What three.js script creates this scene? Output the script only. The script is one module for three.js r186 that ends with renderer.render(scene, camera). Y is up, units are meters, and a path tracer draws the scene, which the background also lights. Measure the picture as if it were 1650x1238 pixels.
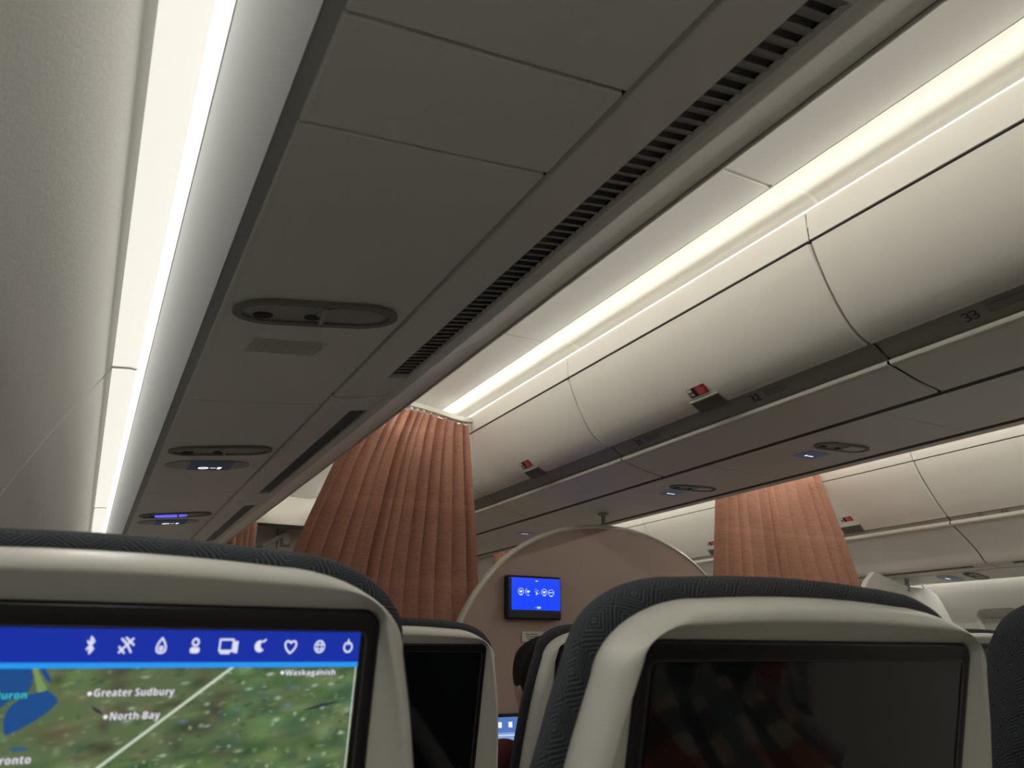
import * as THREE from 'three';
import { RectAreaLightUniformsLib } from 'three/addons/lights/RectAreaLightUniformsLib.js';
import { mergeGeometries, mergeVertices, toCreasedNormals } from 'three/addons/utils/BufferGeometryUtils.js';
import { RoundedBoxGeometry } from 'three/addons/geometries/RoundedBoxGeometry.js';
import { MarchingCubes } from 'three/addons/objects/MarchingCubes.js';
import { TextGeometry } from 'three/addons/geometries/TextGeometry.js';
import { FontLoader } from 'three/addons/loaders/FontLoader.js';
import { Brush, Evaluator, SUBTRACTION } from 'three-bvh-csg';

// ------------------------------------------------------------------ camera, exposure, cabin lights
// Design coordinates: X to the right of the phone, Y above it, D forward along the cabin (towards the nose = -z).
const CX = -2.43, CY = 1.1;
const scene = new THREE.Scene();
scene.background = new THREE.Color(0x000000);
const camera = new THREE.PerspectiveCamera(53.056, 1650 / 1238, 0.02, 60);
camera.position.set(CX, CY, 0);
camera.rotation.order = 'YXZ';
camera.rotation.set(THREE.MathUtils.degToRad(19.54), THREE.MathUtils.degToRad(-28.12), 0);
camera.focus = 1.6; camera.userData.fStop = 11;
const renderer = new THREE.WebGLRenderer({ antialias: true });
renderer.toneMapping = THREE.LinearToneMapping;
renderer.toneMappingExposure = 1.4;
renderer.shadowMap.enabled = true;
RectAreaLightUniformsLib.init();
const COVE = 22.5, STRIP = 8.0;                       // radiance of the ceiling coves and of the sidewall light strips
const WARM = new THREE.Color().setRGB(1.0, 0.965, 0.865);
const RUN0 = -1.6, RUN1 = 5.9;                     // the lit stretch of the cabin
function areaLight(name, colour, intensity, w, h, [X, Y, D], [nx, ny, nz]) {
  const l = new THREE.RectAreaLight(colour, intensity, w, h);
  l.name = name; l.position.set(X + CX, Y + CY, -D);
  l.lookAt(X + CX + nx, Y + CY + ny, -D + nz);
  scene.add(l); return l;
}

// ------------------------------------------------------------------ helpers
const rnd = ((s) => () => { s = (s + 0x6d2b79f5) | 0; let t = Math.imul(s ^ (s >>> 15), 1 | s); t = (t + Math.imul(t ^ (t >>> 7), 61 | t)) ^ t; return ((t ^ (t >>> 14)) >>> 0) / 4294967296; })(77);
const V = (X, Y, D) => new THREE.Vector3(X + CX, Y + CY, -D);
const used = {};
function numbered(n) { used[n] = (used[n] || 0) + 1; return used[n] === 1 ? n : n + '_' + String(used[n] - 1).padStart(3, '0'); }
function shade(o) { o.traverse((m) => { if (m.isMesh) { m.castShadow = true; m.receiveShadow = true; } }); }
function thing(name, label, category, pos, group) {
  const g = new THREE.Group(); g.name = numbered(name); g.position.copy(pos);
  g.userData = { label, category }; if (group) g.userData.group = group;
  scene.add(g); return g;
}
function struct(name, pos = new THREE.Vector3()) {
  const g = new THREE.Group(); g.name = numbered(name); g.position.copy(pos); g.userData = { kind: 'structure' }; scene.add(g); return g;
}
// a part: geometry in world coordinates, moved under its parent
function part(name, geo, mat, parent, label, kind) {
  const p = new THREE.Vector3();
  for (let q = parent; q && q !== scene; q = q.parent) p.add(q.position);
  geo.translate(-p.x, -p.y, -p.z);
  const m = new THREE.Mesh(geo, mat); m.name = name; m.castShadow = m.receiveShadow = true;
  if (label) m.userData.label = label;
  if (kind) m.userData.kind = kind;
  parent.add(m); return m;
}
function merge(list) { return mergeGeometries(list.map((g) => { const q = g.index ? g.toNonIndexed() : g; for (const k of Object.keys(q.attributes)) if (!['position', 'normal', 'uv'].includes(k)) q.deleteAttribute(k); return q; })); }
function box(X0, X1, Y0, Y1, D0, D1, r = 0) {
  const w = X1 - X0, h = Y1 - Y0, d = D1 - D0;
  const g = r ? new RoundedBoxGeometry(w, h, d, 2, Math.min(r, w / 2.01, h / 2.01, d / 2.01)) : new THREE.BoxGeometry(w, h, d);
  const c = V((X0 + X1) / 2, (Y0 + Y1) / 2, (D0 + D1) / 2); g.translate(c.x, c.y, c.z); return g;
}
function smooth(pts, n = 6) {
  const c = new THREE.CatmullRomCurve3(pts.map(([x, y]) => new THREE.Vector3(x, y, 0)), false, 'centripetal');
  return c.getPoints((pts.length - 1) * n).map((p) => [p.x, p.y]);
}
// a panel that follows a cross-section line, with thickness t to the left (+) or right (-) of its direction, from D0 to D1
function slab(pts, t, D0, D1, bevel = 0.002) {
  const n = pts.length, off = [];
  for (let i = 0; i < n; i++) {
    const a = pts[Math.max(0, i - 1)], b = pts[Math.min(n - 1, i + 1)];
    const dx = b[0] - a[0], dy = b[1] - a[1], l = Math.hypot(dx, dy) || 1;
    off.push([pts[i][0] - (dy / l) * t, pts[i][1] + (dx / l) * t]);
  }
  let poly = pts.concat(off.reverse()).map(([x, y]) => new THREE.Vector2(x + CX, y + CY));
  if (THREE.ShapeUtils.area(poly) < 0) poly = poly.reverse();
  return extr(poly, D0, D1, bevel);
}
function extr(poly, D0, D1, bevel = 0.002) {
  const b = bevel;
  const g = new THREE.ExtrudeGeometry(new THREE.Shape(poly), { depth: D1 - D0 - 2 * b, bevelEnabled: b > 0, bevelThickness: b, bevelSize: b, bevelOffset: -b, bevelSegments: 1 });
  g.translate(0, 0, -D1 + b);
  return toCreasedNormals(g, 0.5);
}
// loft through rings of equal point count; closed around, uv in metres
function loft(rings, { capStart = false, capEnd = false } = {}) {
  const n = rings[0].length, pos = [], uv = [], idx = [];
  let v = 0;
  rings.forEach((r, k) => {
    if (k) { let s = 0; for (let i = 0; i < n; i++) s += r[i].distanceTo(rings[k - 1][i]); v += s / n; }
    let u = 0;
    for (let i = 0; i <= n; i++) {
      const p = r[i % n]; if (i) u += rings[0][i % n].distanceTo(rings[0][i - 1]);
      pos.push(p.x, p.y, p.z); uv.push(u, v);
    }
  });
  const m = n + 1;
  for (let k = 0; k + 1 < rings.length; k++) for (let i = 0; i < n; i++) { const a = k * m + i, b = a + 1, c = a + m, d = c + 1; idx.push(a, b, c, b, d, c); }
  const cap = (k, flip) => {
    const c = new THREE.Vector3(); rings[k].forEach((p) => c.add(p)); c.divideScalar(n);
    const base = pos.length / 3; pos.push(c.x, c.y, c.z); uv.push(0, 0);
    for (let i = 0; i < n; i++) { const p = rings[k][i]; pos.push(p.x, p.y, p.z); uv.push(p.x - c.x, p.y - c.y); }
    for (let i = 0; i < n; i++) { const a = base + 1 + i, b = base + 1 + ((i + 1) % n); flip ? idx.push(base, b, a) : idx.push(base, a, b); }
  };
  if (capStart) cap(0, true); if (capEnd) cap(rings.length - 1, false);
  const g = new THREE.BufferGeometry();
  g.setAttribute('position', new THREE.Float32BufferAttribute(pos, 3)); g.setAttribute('uv', new THREE.Float32BufferAttribute(uv, 2));
  g.setIndex(idx); g.computeVertexNormals(); return g;
}

// ------------------------------------------------------------------ procedural textures and materials
function canvas(w, h, draw) { const c = document.createElement('canvas'); c.width = w; c.height = h; draw(c.getContext('2d'), w, h); return c; }
function tex(c, srgb = true, rep) {
  const t = new THREE.CanvasTexture(c); if (srgb) t.colorSpace = THREE.SRGBColorSpace;
  t.magFilter = THREE.LinearFilter;
  if (rep) { t.wrapS = t.wrapT = THREE.RepeatWrapping; t.repeat.set(rep, rep); }
  return t;
}
function noiseTex(size, cells, lo, hi, rep, seed = 1) {      // smooth value noise with several octaves, tiling
  let s = seed; const r = () => { s = (s * 16807) % 2147483647; return s / 2147483647; };
  const data = new Uint8Array(size * size * 4), acc = new Float32Array(size * size); let amp = 1, tot = 0;
  for (const c of cells) {
    const g = Float32Array.from({ length: c * c }, r);
    for (let y = 0; y < size; y++) for (let x = 0; x < size; x++) {
      const fx = (x / size) * c, fy = (y / size) * c, x0 = Math.floor(fx), y0 = Math.floor(fy); let tx = fx - x0, ty = fy - y0; tx = tx * tx * (3 - 2 * tx); ty = ty * ty * (3 - 2 * ty);
      const q = (i, j) => g[((j + c) % c) * c + ((i + c) % c)];
      acc[y * size + x] += amp * ((q(x0, y0) * (1 - tx) + q(x0 + 1, y0) * tx) * (1 - ty) + (q(x0, y0 + 1) * (1 - tx) + q(x0 + 1, y0 + 1) * tx) * ty);
    }
    tot += amp; amp *= 0.75;
  }
  for (let i = 0; i < size * size; i++) { const v = Math.round(255 * (lo + (hi - lo) * acc[i] / tot)); data[i * 4] = data[i * 4 + 1] = data[i * 4 + 2] = v; data[i * 4 + 3] = 255; }
  const t = new THREE.DataTexture(data, size, size); t.magFilter = THREE.LinearFilter; t.minFilter = THREE.LinearFilter;
  t.wrapS = t.wrapT = THREE.RepeatWrapping; t.repeat.set(rep, rep); t.needsUpdate = true; return t;
}
const grainT = noiseTex(256, [64, 128], 0, 1, 6, 11);
const leatherT = noiseTex(256, [64, 128], 0, 1, 7, 23);
const lin = (r, g, b) => new THREE.Color().setRGB(r, g, b);
const std = (c, roughness = 0.5, extra = {}) => new THREE.MeshStandardMaterial({ color: c, roughness, ...extra });
const M = {
  bin: std(lin(0.77, 0.75, 0.70), 0.42, { bumpMap: grainT, bumpScale: 0.00012 }),
  binLow: std(lin(0.81, 0.79, 0.75), 0.5, { bumpMap: grainT, bumpScale: 0.00012 }),
  band: std(lin(0.34, 0.33, 0.30), 0.55),
  rail: std(lin(0.72, 0.70, 0.64), 0.35),
  ceil: std(lin(0.88, 0.87, 0.83), 0.5, { bumpMap: grainT, bumpScale: 0.0001 }),
  cove: std(lin(0.62, 0.605, 0.56), 0.5),
  wall: std(lin(0.67, 0.66, 0.62), 0.55, { bumpMap: leatherT, bumpScale: 0.00012 }),
  psu: std(lin(0.81, 0.80, 0.77), 0.5, { bumpMap: grainT, bumpScale: 0.0002 }),
  gap: std(lin(0.06, 0.06, 0.06), 0.7),
  greyPanel: std(lin(0.46, 0.48, 0.49), 0.45),
  vent: std(lin(0.40, 0.39, 0.37), 0.6),
  duct: std(lin(0.42, 0.41, 0.39), 0.8),
  ventDark: std(lin(0.05, 0.05, 0.05), 0.8),
  pod: std(lin(0.22, 0.22, 0.20), 0.45),
  podIn: std(lin(0.36, 0.37, 0.35), 0.4),
  lens: std(lin(0.55, 0.55, 0.52), 0.2),
  latch: std(lin(0.10, 0.105, 0.09), 0.4),
  plate: std(lin(0.25, 0.245, 0.225), 0.5),
  latchRim: std(lin(0.45, 0.45, 0.38), 0.4),
  ink: std(lin(0.03, 0.03, 0.03), 0.6),
  shell: std(lin(0.70, 0.69, 0.63), 0.42, { bumpMap: grainT, bumpScale: 0.0001 }),
  black: std(lin(0.008, 0.008, 0.009), 0.28),
  glass: new THREE.MeshPhysicalMaterial({ color: lin(0.004, 0.005, 0.006), roughness: 0.06, clearcoat: 0.6, clearcoatRoughness: 0.04 }),
  glassEdge: std(lin(0.10, 0.10, 0.10), 0.3, { metalness: 0.5 }),
  partition: std(lin(0.50, 0.375, 0.325), 0.75, { bumpMap: leatherT, bumpScale: 0.0003 }),
  trim: std(lin(0.74, 0.71, 0.64), 0.35),
  white: std(lin(0.75, 0.74, 0.70), 0.4),
  steel: std(lin(0.5, 0.5, 0.5), 0.3, { metalness: 1 }),
  carpet: std(lin(0.42, 0.41, 0.40), 0.95),
  blind: std(lin(0.48, 0.46, 0.43), 0.6),
  grey: std(lin(0.35, 0.35, 0.34), 0.5),
  skin: std(lin(0.36, 0.20, 0.14), 0.5),
  hair: new THREE.MeshPhysicalMaterial({ color: lin(0.006, 0.005, 0.005), roughness: 0.8, specularIntensity: 0.25 }),
  maroon: std(lin(0.10, 0.018, 0.022), 0.9),
  trousers: std(lin(0.03, 0.035, 0.05), 0.9),
  lightGlow: std(lin(0.9, 0.88, 0.8), 0.5, { emissive: WARM, emissiveIntensity: 0.6 }),
  coveGlow: std(lin(0.9, 0.88, 0.8), 0.5, { emissive: WARM, emissiveIntensity: 1.0 }),
};
// woven seat cover: nested squares, raised threads on dark blue-grey ground
const squares = (hi) => canvas(384, 384, (x, w) => {
  x.fillStyle = hi ? '#303030' : '#25272c'; x.fillRect(0, 0, w, w); x.lineJoin = 'round';
  for (const [cx, cy] of [[0.5, 0.5], [0, 0], [1, 0], [0, 1], [1, 1]]) for (let i = 0; i < 5; i++) {
    const o = w * (0.445 - i * 0.096); x.lineWidth = 13; x.strokeStyle = hi ? '#e8e8e8' : ['#50545d', '#4a4e57', '#535862', '#4a4e57', '#565b66'][i];
    x.beginPath(); x.moveTo(cx * w - o, cy * w); x.lineTo(cx * w, cy * w - o); x.lineTo(cx * w + o, cy * w); x.lineTo(cx * w, cy * w + o); x.closePath(); x.stroke();
  }
  for (let i = 0; i < 9000; i++) { x.fillStyle = `rgba(${hi ? '0,0,0' : rnd() < 0.5 ? '10,10,14' : '130,135,145'},${0.12 * rnd()})`; x.fillRect(rnd() * w, rnd() * w, 1 + rnd() * 5, 1 + rnd() * 3); }
});
M.fabric = std(0xffffff, 0.95, { map: tex(squares(false), true, 1 / 0.036), bumpMap: tex(squares(true), false, 1 / 0.036), bumpScale: 0.0016 });
const linenC = canvas(512, 512, (x, w) => {
  x.fillStyle = 'rgb(204,153,133)'; x.fillRect(0, 0, w, w);
  for (let i = 0; i < 5200; i++) { const h = rnd() < 0.62; const l = 20 + rnd() * 120; x.fillStyle = rnd() < 0.5 ? `rgba(90,52,42,${0.05 + 0.1 * rnd()})` : `rgba(196,150,124,${0.04 + 0.09 * rnd()})`; x.fillRect(rnd() * w - 40, rnd() * w - 40, h ? l : 1.2, h ? 1.4 : l); }
});
M.curtain = new THREE.MeshPhysicalMaterial({ color: 0xffffff, roughness: 0.95, map: tex(linenC, true, 1 / 0.35), bumpMap: leatherT, bumpScale: 0.0003, side: THREE.DoubleSide, transmission: 0.25, thickness: 0 });
M.curtainFar = M.curtain;
const plaidC = canvas(512, 512, (x, w) => {
  x.fillStyle = '#b9ae98'; x.fillRect(0, 0, w, w);
  x.globalAlpha = 0.75;
  for (const [o, b, c] of [[0, 90, '#2c3a3a'], [150, 110, '#8a3a30'], [330, 70, '#2c3a3a'], [430, 40, '#6f7f86']]) { x.fillStyle = c; x.fillRect(o, 0, b, w); x.globalAlpha = 0.55; x.fillRect(0, o, w, b); x.globalAlpha = 0.75; }
});
M.plaid = std(0xffffff, 0.95, { map: tex(plaidC, true, 1 / 0.36), side: THREE.DoubleSide });

// ------------------------------------------------------------------ cross-sections
const XC = 2.22, XS = 2.415;                                     // middle of the centre bins, middle of the cabin
const mirC = (p) => p.map(([x, y]) => [2 * XC - x, y]);
const mirS = (p) => p.map(([x, y]) => [2 * XS - x, y]);
const idn = (p) => p;
const C = {   // centre bin, left face
  cove: smooth([[1.424, 1.167], [1.456, 1.181], [1.493, 1.192], [1.552, 1.191], [1.584, 1.177], [1.600, 1.150], [1.600, 1.120]], 5),
  fascia: smooth([[1.560, 1.112], [1.550, 1.128], [1.541, 1.126], [1.537, 1.090], [1.537, 1.040]], 5),
  door: smooth([[1.538, 1.031], [1.558, 0.971], [1.598, 0.882], [1.647, 0.812], [1.690, 0.782], [1.712, 0.774]], 6),
  band: [[1.722, 0.790], [1.752, 0.768], [1.786, 0.747]],
  rail: smooth([[1.800, 0.752], [1.786, 0.748], [1.777, 0.741], [1.779, 0.732], [1.792, 0.727]], 4),
  low: smooth([[1.794, 0.7275], [1.887, 0.703], [1.979, 0.687]], 5),
};
const psuC = [[2.013, 0.688], [2.428, 0.688]];
const S = {   // window-side bin, left side of the cabin
  grey: [[0.0295, 0.466], [0.0815, 0.4385]],
  psu: smooth([[0.097, 0.447], [0.0985, 0.439], [0.108, 0.4405], [0.226, 0.453], [0.335, 0.4655], [0.347, 0.467]], 4),
  sill: smooth([[0.354, 0.476], [0.356, 0.469], [0.39, 0.473], [0.418, 0.477]], 4),
  lower: smooth([[0.459, 0.484], [0.478, 0.4875], [0.500, 0.505], [0.528, 0.538], [0.592, 0.592], [0.658, 0.640], [0.722, 0.681]], 5),
  rail: smooth([[0.700, 0.703], [0.718, 0.700], [0.730, 0.694], [0.731, 0.686], [0.722, 0.680]], 4),
  band: [[0.717, 0.697], [0.742, 0.720]],
  door: smooth([[0.748, 0.720], [0.806, 0.782], [0.884, 0.884], [0.934, 0.960], [0.956, 1.006]], 6),
  fascia: smooth([[0.959, 1.014], [0.970, 1.050], [0.977, 1.090], [0.972, 1.108], [0.960, 1.098]], 5),
  cove: smooth([[0.920, 1.090], [0.918, 1.130], [0.935, 1.158], [0.970, 1.178], [1.005, 1.176], [1.037, 1.168]], 5),
};

// ------------------------------------------------------------------ the setting
const floor = struct('floor'); part('floor_panel', box(-0.5, 5.4, -CY - 0.06, -CY, -2, 7), M.carpet, floor);
const ceiling = struct('ceiling');
part('crown_panel', box(-0.6, 5.5, 1.42, 1.48, -2, 7), M.ceil, ceiling);
const cJ = [-1.19, 0.01, 1.21, 2.41, 3.61, 4.81, 6.01];
for (let i = 0; i + 1 < cJ.length; i++) {
  part('ceiling_panel', slab([[1.040, 1.168], [1.25, 1.169], [1.4215, 1.1675]], 0.012, cJ[i] + 0.004, cJ[i + 1] - 0.004, 0.0025), M.ceil, ceiling);
  part('ceiling_panel', slab(smooth([[3.019, 1.1675], [3.4, 1.175], [3.788, 1.168]], 6), 0.012, cJ[i] + 0.004, cJ[i + 1] - 0.004, 0.0025), M.ceil, ceiling);
  part('joint_strip', box(1.04, 1.4215, 1.170, 1.174, cJ[i] - 0.01, cJ[i] + 0.01), M.trim, ceiling);
}
// side walls with recessed windows, panel by panel
const wallLine = [[-0.0225, 0.472], [-0.030, 0.455], [-0.055, 0.413], [-0.090, 0.349], [-0.114, 0.299], [-0.143, 0.236], [-0.215, 0.05], [-0.275, -0.15], [-0.305, -0.40], [-0.310, -0.75], [-0.29, -1.10]];
const evalr = new Evaluator(); evalr.attributes = ['position', 'normal', 'uv'];
const wJ = [-1.59, -0.09, 1.414, 2.918, 4.42, 5.92];
let winN = 0;
for (const side of [0, 1]) {
  const f = side ? mirS : idn, W = struct(side ? 'wall_right' : 'wall_left'), wQ = side ? [-1.66, 0.34, 1.844, 3.348, 4.85, 6.0] : wJ;
  for (let i = 0; i + 1 < wQ.length; i++) {
    let g = slab(f(smooth(wallLine, 4)), side ? 0.05 : -0.05, wQ[i] + 0.0035, wQ[i + 1] - 0.0035, 0.004);
    for (const k of [0.27, 0.73]) {
      const D = wQ[i] + k * (wQ[i + 1] - wQ[i]);
      const cx = (side ? 2 * XS + 0.160 : -0.186), yy = side ? 0.09 : 0.02;
      const tilt = side ? 0.33 : -0.33;
      const hole = new RoundedBoxGeometry(0.16, 0.42, 0.31, 6, 0.079); hole.rotateZ(tilt); const p = V(cx, yy - 0.01, D); hole.translate(p.x, p.y, p.z);
      if (i < 4) {
        const a = new Brush(g); a.updateMatrixWorld(); const b = new Brush(hole); b.updateMatrixWorld();
        const r = evalr.evaluate(a, b, SUBTRACTION); g = r.geometry; g.clearGroups();
        const w = struct('window_' + (++winN), V(cx, yy, D)); w.name = 'window_' + winN;
        const sh = new RoundedBoxGeometry(0.006, 0.36, 0.25, 3, 0.0025); sh.rotateZ(tilt); const q = V(cx + (side ? 0.071 : -0.071), yy - 0.034, D); sh.translate(q.x, q.y, q.z);
        part('window_shade', sh, M.blind, w);
        const hd = new RoundedBoxGeometry(0.012, 0.014, 0.10, 2, 0.004); hd.rotateZ(tilt); const q2 = V(cx + (side ? 0.115 : -0.115), yy - 0.17, D); hd.translate(q2.x, q2.y, q2.z);
        part('shade_handle', hd, M.white, w);
      }
    }
    part('sidewall_panel', g, M.wall, W);
  }
  part('outer_skin', side ? box(5.22, 5.28, -CY, 1.45, -2, 7) : box(-0.46, -0.40, -CY, 1.45, -2, 7), M.gap, W);
}
const back = struct('wall_back'); part('rear_panel', box(-0.5, 5.4, -CY, 1.46, -1.72, -1.66), M.wall, back);
const front = struct('wall_front');
part('header_panel', box(0.7, 4.2, 0.955, 1.20, 6.02, 6.06), M.trim, front);
part('header_shadow_gap', box(0.7, 4.2, 0.935, 0.955, 6.05, 6.08), M.gap, front);
part('galley_panel', box(-0.4, 1.28, -CY, 1.46, 6.42, 6.48), M.bin, front);
part('galley_panel', box(1.285, 5.3, -CY, 1.46, 6.40, 6.46), M.wall, front);
part('lintel', box(-0.4, 5.3, 1.19, 1.46, 6.02, 6.4), M.trim, front);

// ------------------------------------------------------------------ overhead bins
const font = await new FontLoader().loadAsync('fonts/droid/droid_sans_regular.typeface.json');
function tagTex(a) { return tex(canvas(256, 96, (x, w, h) => {
  x.fillStyle = '#b3202c'; x.fillRect(0, 0, w, h); x.fillStyle = '#1c1718'; x.fillRect(0, 0, 110, h);
  x.fillStyle = '#f2ece6'; x.font = 'bold 50px sans-serif'; x.fillText(a, 6, 86); x.fillStyle = '#e9ded8'; x.fillRect(4, 4, 60, 34);
  x.fillStyle = 'rgba(255,190,190,0.75)'; for (let i = 0; i < 5; i++) x.fillRect(125, 14 + i * 15, 70 + (i * 37) % 45, 6);
})); }
M.tag = std(0xffffff, 0.4, { map: tagTex('7H') });
function frameOn(p0, p1) { // basis on a panel line from p0 to p1 (design XY)
  const d = new THREE.Vector2(p1[0] - p0[0], p1[1] - p0[1]).normalize(); return d;
}
// a flat sheet on the panel line: a = offset along line from p0, height h, from D0 to D1, lifted by e along normal n
function plate(p0, p1, a, h, D0, D1, e, t = 0.001, sgn = 1) {
  const d = frameOn(p0, p1), n = new THREE.Vector2(-d.y, d.x).multiplyScalar(sgn);
  const q = [[a, e], [a + h, e], [a + h, e + t], [a, e + t]].map(([s, k]) => new THREE.Vector2(p0[0] + d.x * s + n.x * k + CX, p0[1] + d.y * s + n.y * k + CY));
  const poly = THREE.ShapeUtils.area(q) < 0 ? q.reverse() : q;
  const g = new THREE.ExtrudeGeometry(new THREE.Shape(poly), { depth: D1 - D0, bevelEnabled: false }); g.translate(0, 0, -D1); return g;
}
// quad with 0..1 uv lying on a panel: corners from fwd-top
function decal(c, ux, uy, w, h) { // centre (Vector3), right and up vectors
  const g = new THREE.PlaneGeometry(w, h), m = new THREE.Matrix4(), n = new THREE.Vector3().crossVectors(ux, uy);
  m.makeBasis(ux, uy, n); g.applyMatrix4(m); g.translate(c.x, c.y, c.z); return g;
}
function textOn(str, size, c, ux, uy) {
  const g = new TextGeometry(str, { font, size, depth: 0.0004, curveSegments: 3 }); g.computeBoundingBox();
  const b = g.boundingBox; g.translate(-(b.min.x + b.max.x) / 2, -(b.min.y + b.max.y) / 2, 0);
  const m = new THREE.Matrix4().makeBasis(ux, uy, new THREE.Vector3().crossVectors(ux, uy)); g.applyMatrix4(m); g.translate(c.x, c.y, c.z); return g;
}
function centreBin(D0, D1, f, label, { rows = [], tag = null, latch = true } = {}) {
  const left = f === idn, s = left ? 1 : -1, e = 0.0035;
  const b = thing('overhead_bin', label, 'overhead bin', V(left ? 1.9 : 2 * XC - 1.9, 0.69, (D0 + D1) / 2), left ? 'centre bins facing the near aisle' : 'centre bins facing the far aisle');
  const a0 = D0 + e, a1 = D1 - e;
  part('body', slab(f([[1.60, 1.10], [1.62, 0.98], [1.68, 0.86], [1.80, 0.76], [1.9, 0.74], [2.15, 0.74]]), s * 0.012, D0, D1, 0), M.gap, b);
  part('door', slab(f(C.door), s * 0.018, a0, a1, 0.004), M.bin, b);
  part('fascia', slab(f(C.fascia), s * 0.004, a0 - 0.002, a1 + 0.002, 0.0015), M.bin, b);
  part('label_band', slab(f(C.band), s * 0.006, a0, a1, 0.001), M.band, b);
  part('rail', slab(f(C.rail), s * 0.004, a0, a1, 0.001), M.rail, b);
  part('lower_panel', slab(f(C.low), s * 0.008, a0, a1, 0.003), M.binLow, b);
  part('groove', slab(f([[1.977, 0.6885], [2.012, 0.6895]]), s * 0.003, D0, D1, 0), M.ventDark, b);
  const end = new THREE.TorusGeometry(0.016, 0.005, 6, 14, Math.PI * 0.6); end.rotateZ(left ? 0.3 : Math.PI - 0.3 - Math.PI * 0.6); const ep = V(f([[1.770, 0.750]])[0][0], 0.750, D0 + 0.004); end.translate(ep.x, ep.y, ep.z);
  part('end_cap', end, M.band, b);
  const mid = (D0 + D1) / 2;
  if (latch) {
    const l = part('latch', plate(f([[1.647, 0.812]])[0], f([[1.714, 0.772]])[0], 0.028, 0.052, mid - 0.075, mid + 0.05, 0.002, 0.006, -s), M.latch, b);
    part('latch_rim', plate(f([[1.647, 0.812]])[0], f([[1.714, 0.772]])[0], 0.024, 0.005, mid - 0.078, mid + 0.053, 0.002, 0.009, -s), M.latchRim, l);
  }
  const ux = new THREE.Vector3(0, 0, s);
  if (tag) {
    const c = V(f([[1.6420, 0.8130]])[0][0], 0.8130, mid - 0.012), uy = new THREE.Vector3(-0.72 * s, 0.70, 0).normalize();
    part('tag', decal(c, ux, uy, 0.085, 0.034), M.tag, b, 'red and white luggage tag sticker on bin door');
  }
  for (const [str, D] of rows) {
    const uy = new THREE.Vector3(-0.82 * s, 0.57, 0).normalize();
    const c = V(f([[1.7505, 0.7650]])[0][0], 0.7650, D);
    part('row_number', textOn(str, 0.026, c, ux, uy), M.ink, b);
    const c2 = V(f([[1.7505, 0.7650]])[0][0], 0.7650, D - 0.085);
    part('seat_plate', decal(c2, ux, uy, 0.085, 0.022), M.plate, b);
  }
}
const cB = [[-1.19, 0.01], [0.01, 1.21], [1.21, 2.41], [2.41, 3.5], [3.5, 4.7], [4.7, 5.9]];
const cLab = ['closed grey white overhead bin of the centre row, nearest and cut by the frame edge', 'closed centre overhead bin marked row 33, above the right edge of the photograph', 'closed centre overhead bin marked row 32 with a large red tag by its latch', 'closed centre overhead bin just before the near curtain, small red tag by latch', 'centre overhead bin beyond the near curtain, above the partition', 'farthest centre overhead bin beyond the near curtain'];
cB.forEach(([a, b], i) => centreBin(a, b, idn, cLab[i], { rows: [[], [['33', 0.96]], [['32', 1.66], ['31', 2.26]], [], [], []][i], tag: i === 2 || i === 3, latch: true }));
const cLabR = ['hidden far-aisle side of the centre bins, nearest unit', 'hidden far-aisle side of the centre bins, second unit', 'hidden far-aisle side of the centre bins, third unit', 'hidden far-aisle side of the centre bins, unit before the far curtain', 'hidden far-aisle side of the centre bins, unit beyond the far curtain', 'hidden far-aisle side of the centre bins, farthest unit'];
cB.forEach(([a, b], i) => centreBin(a, b, mirC, cLabR[i]));

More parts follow.
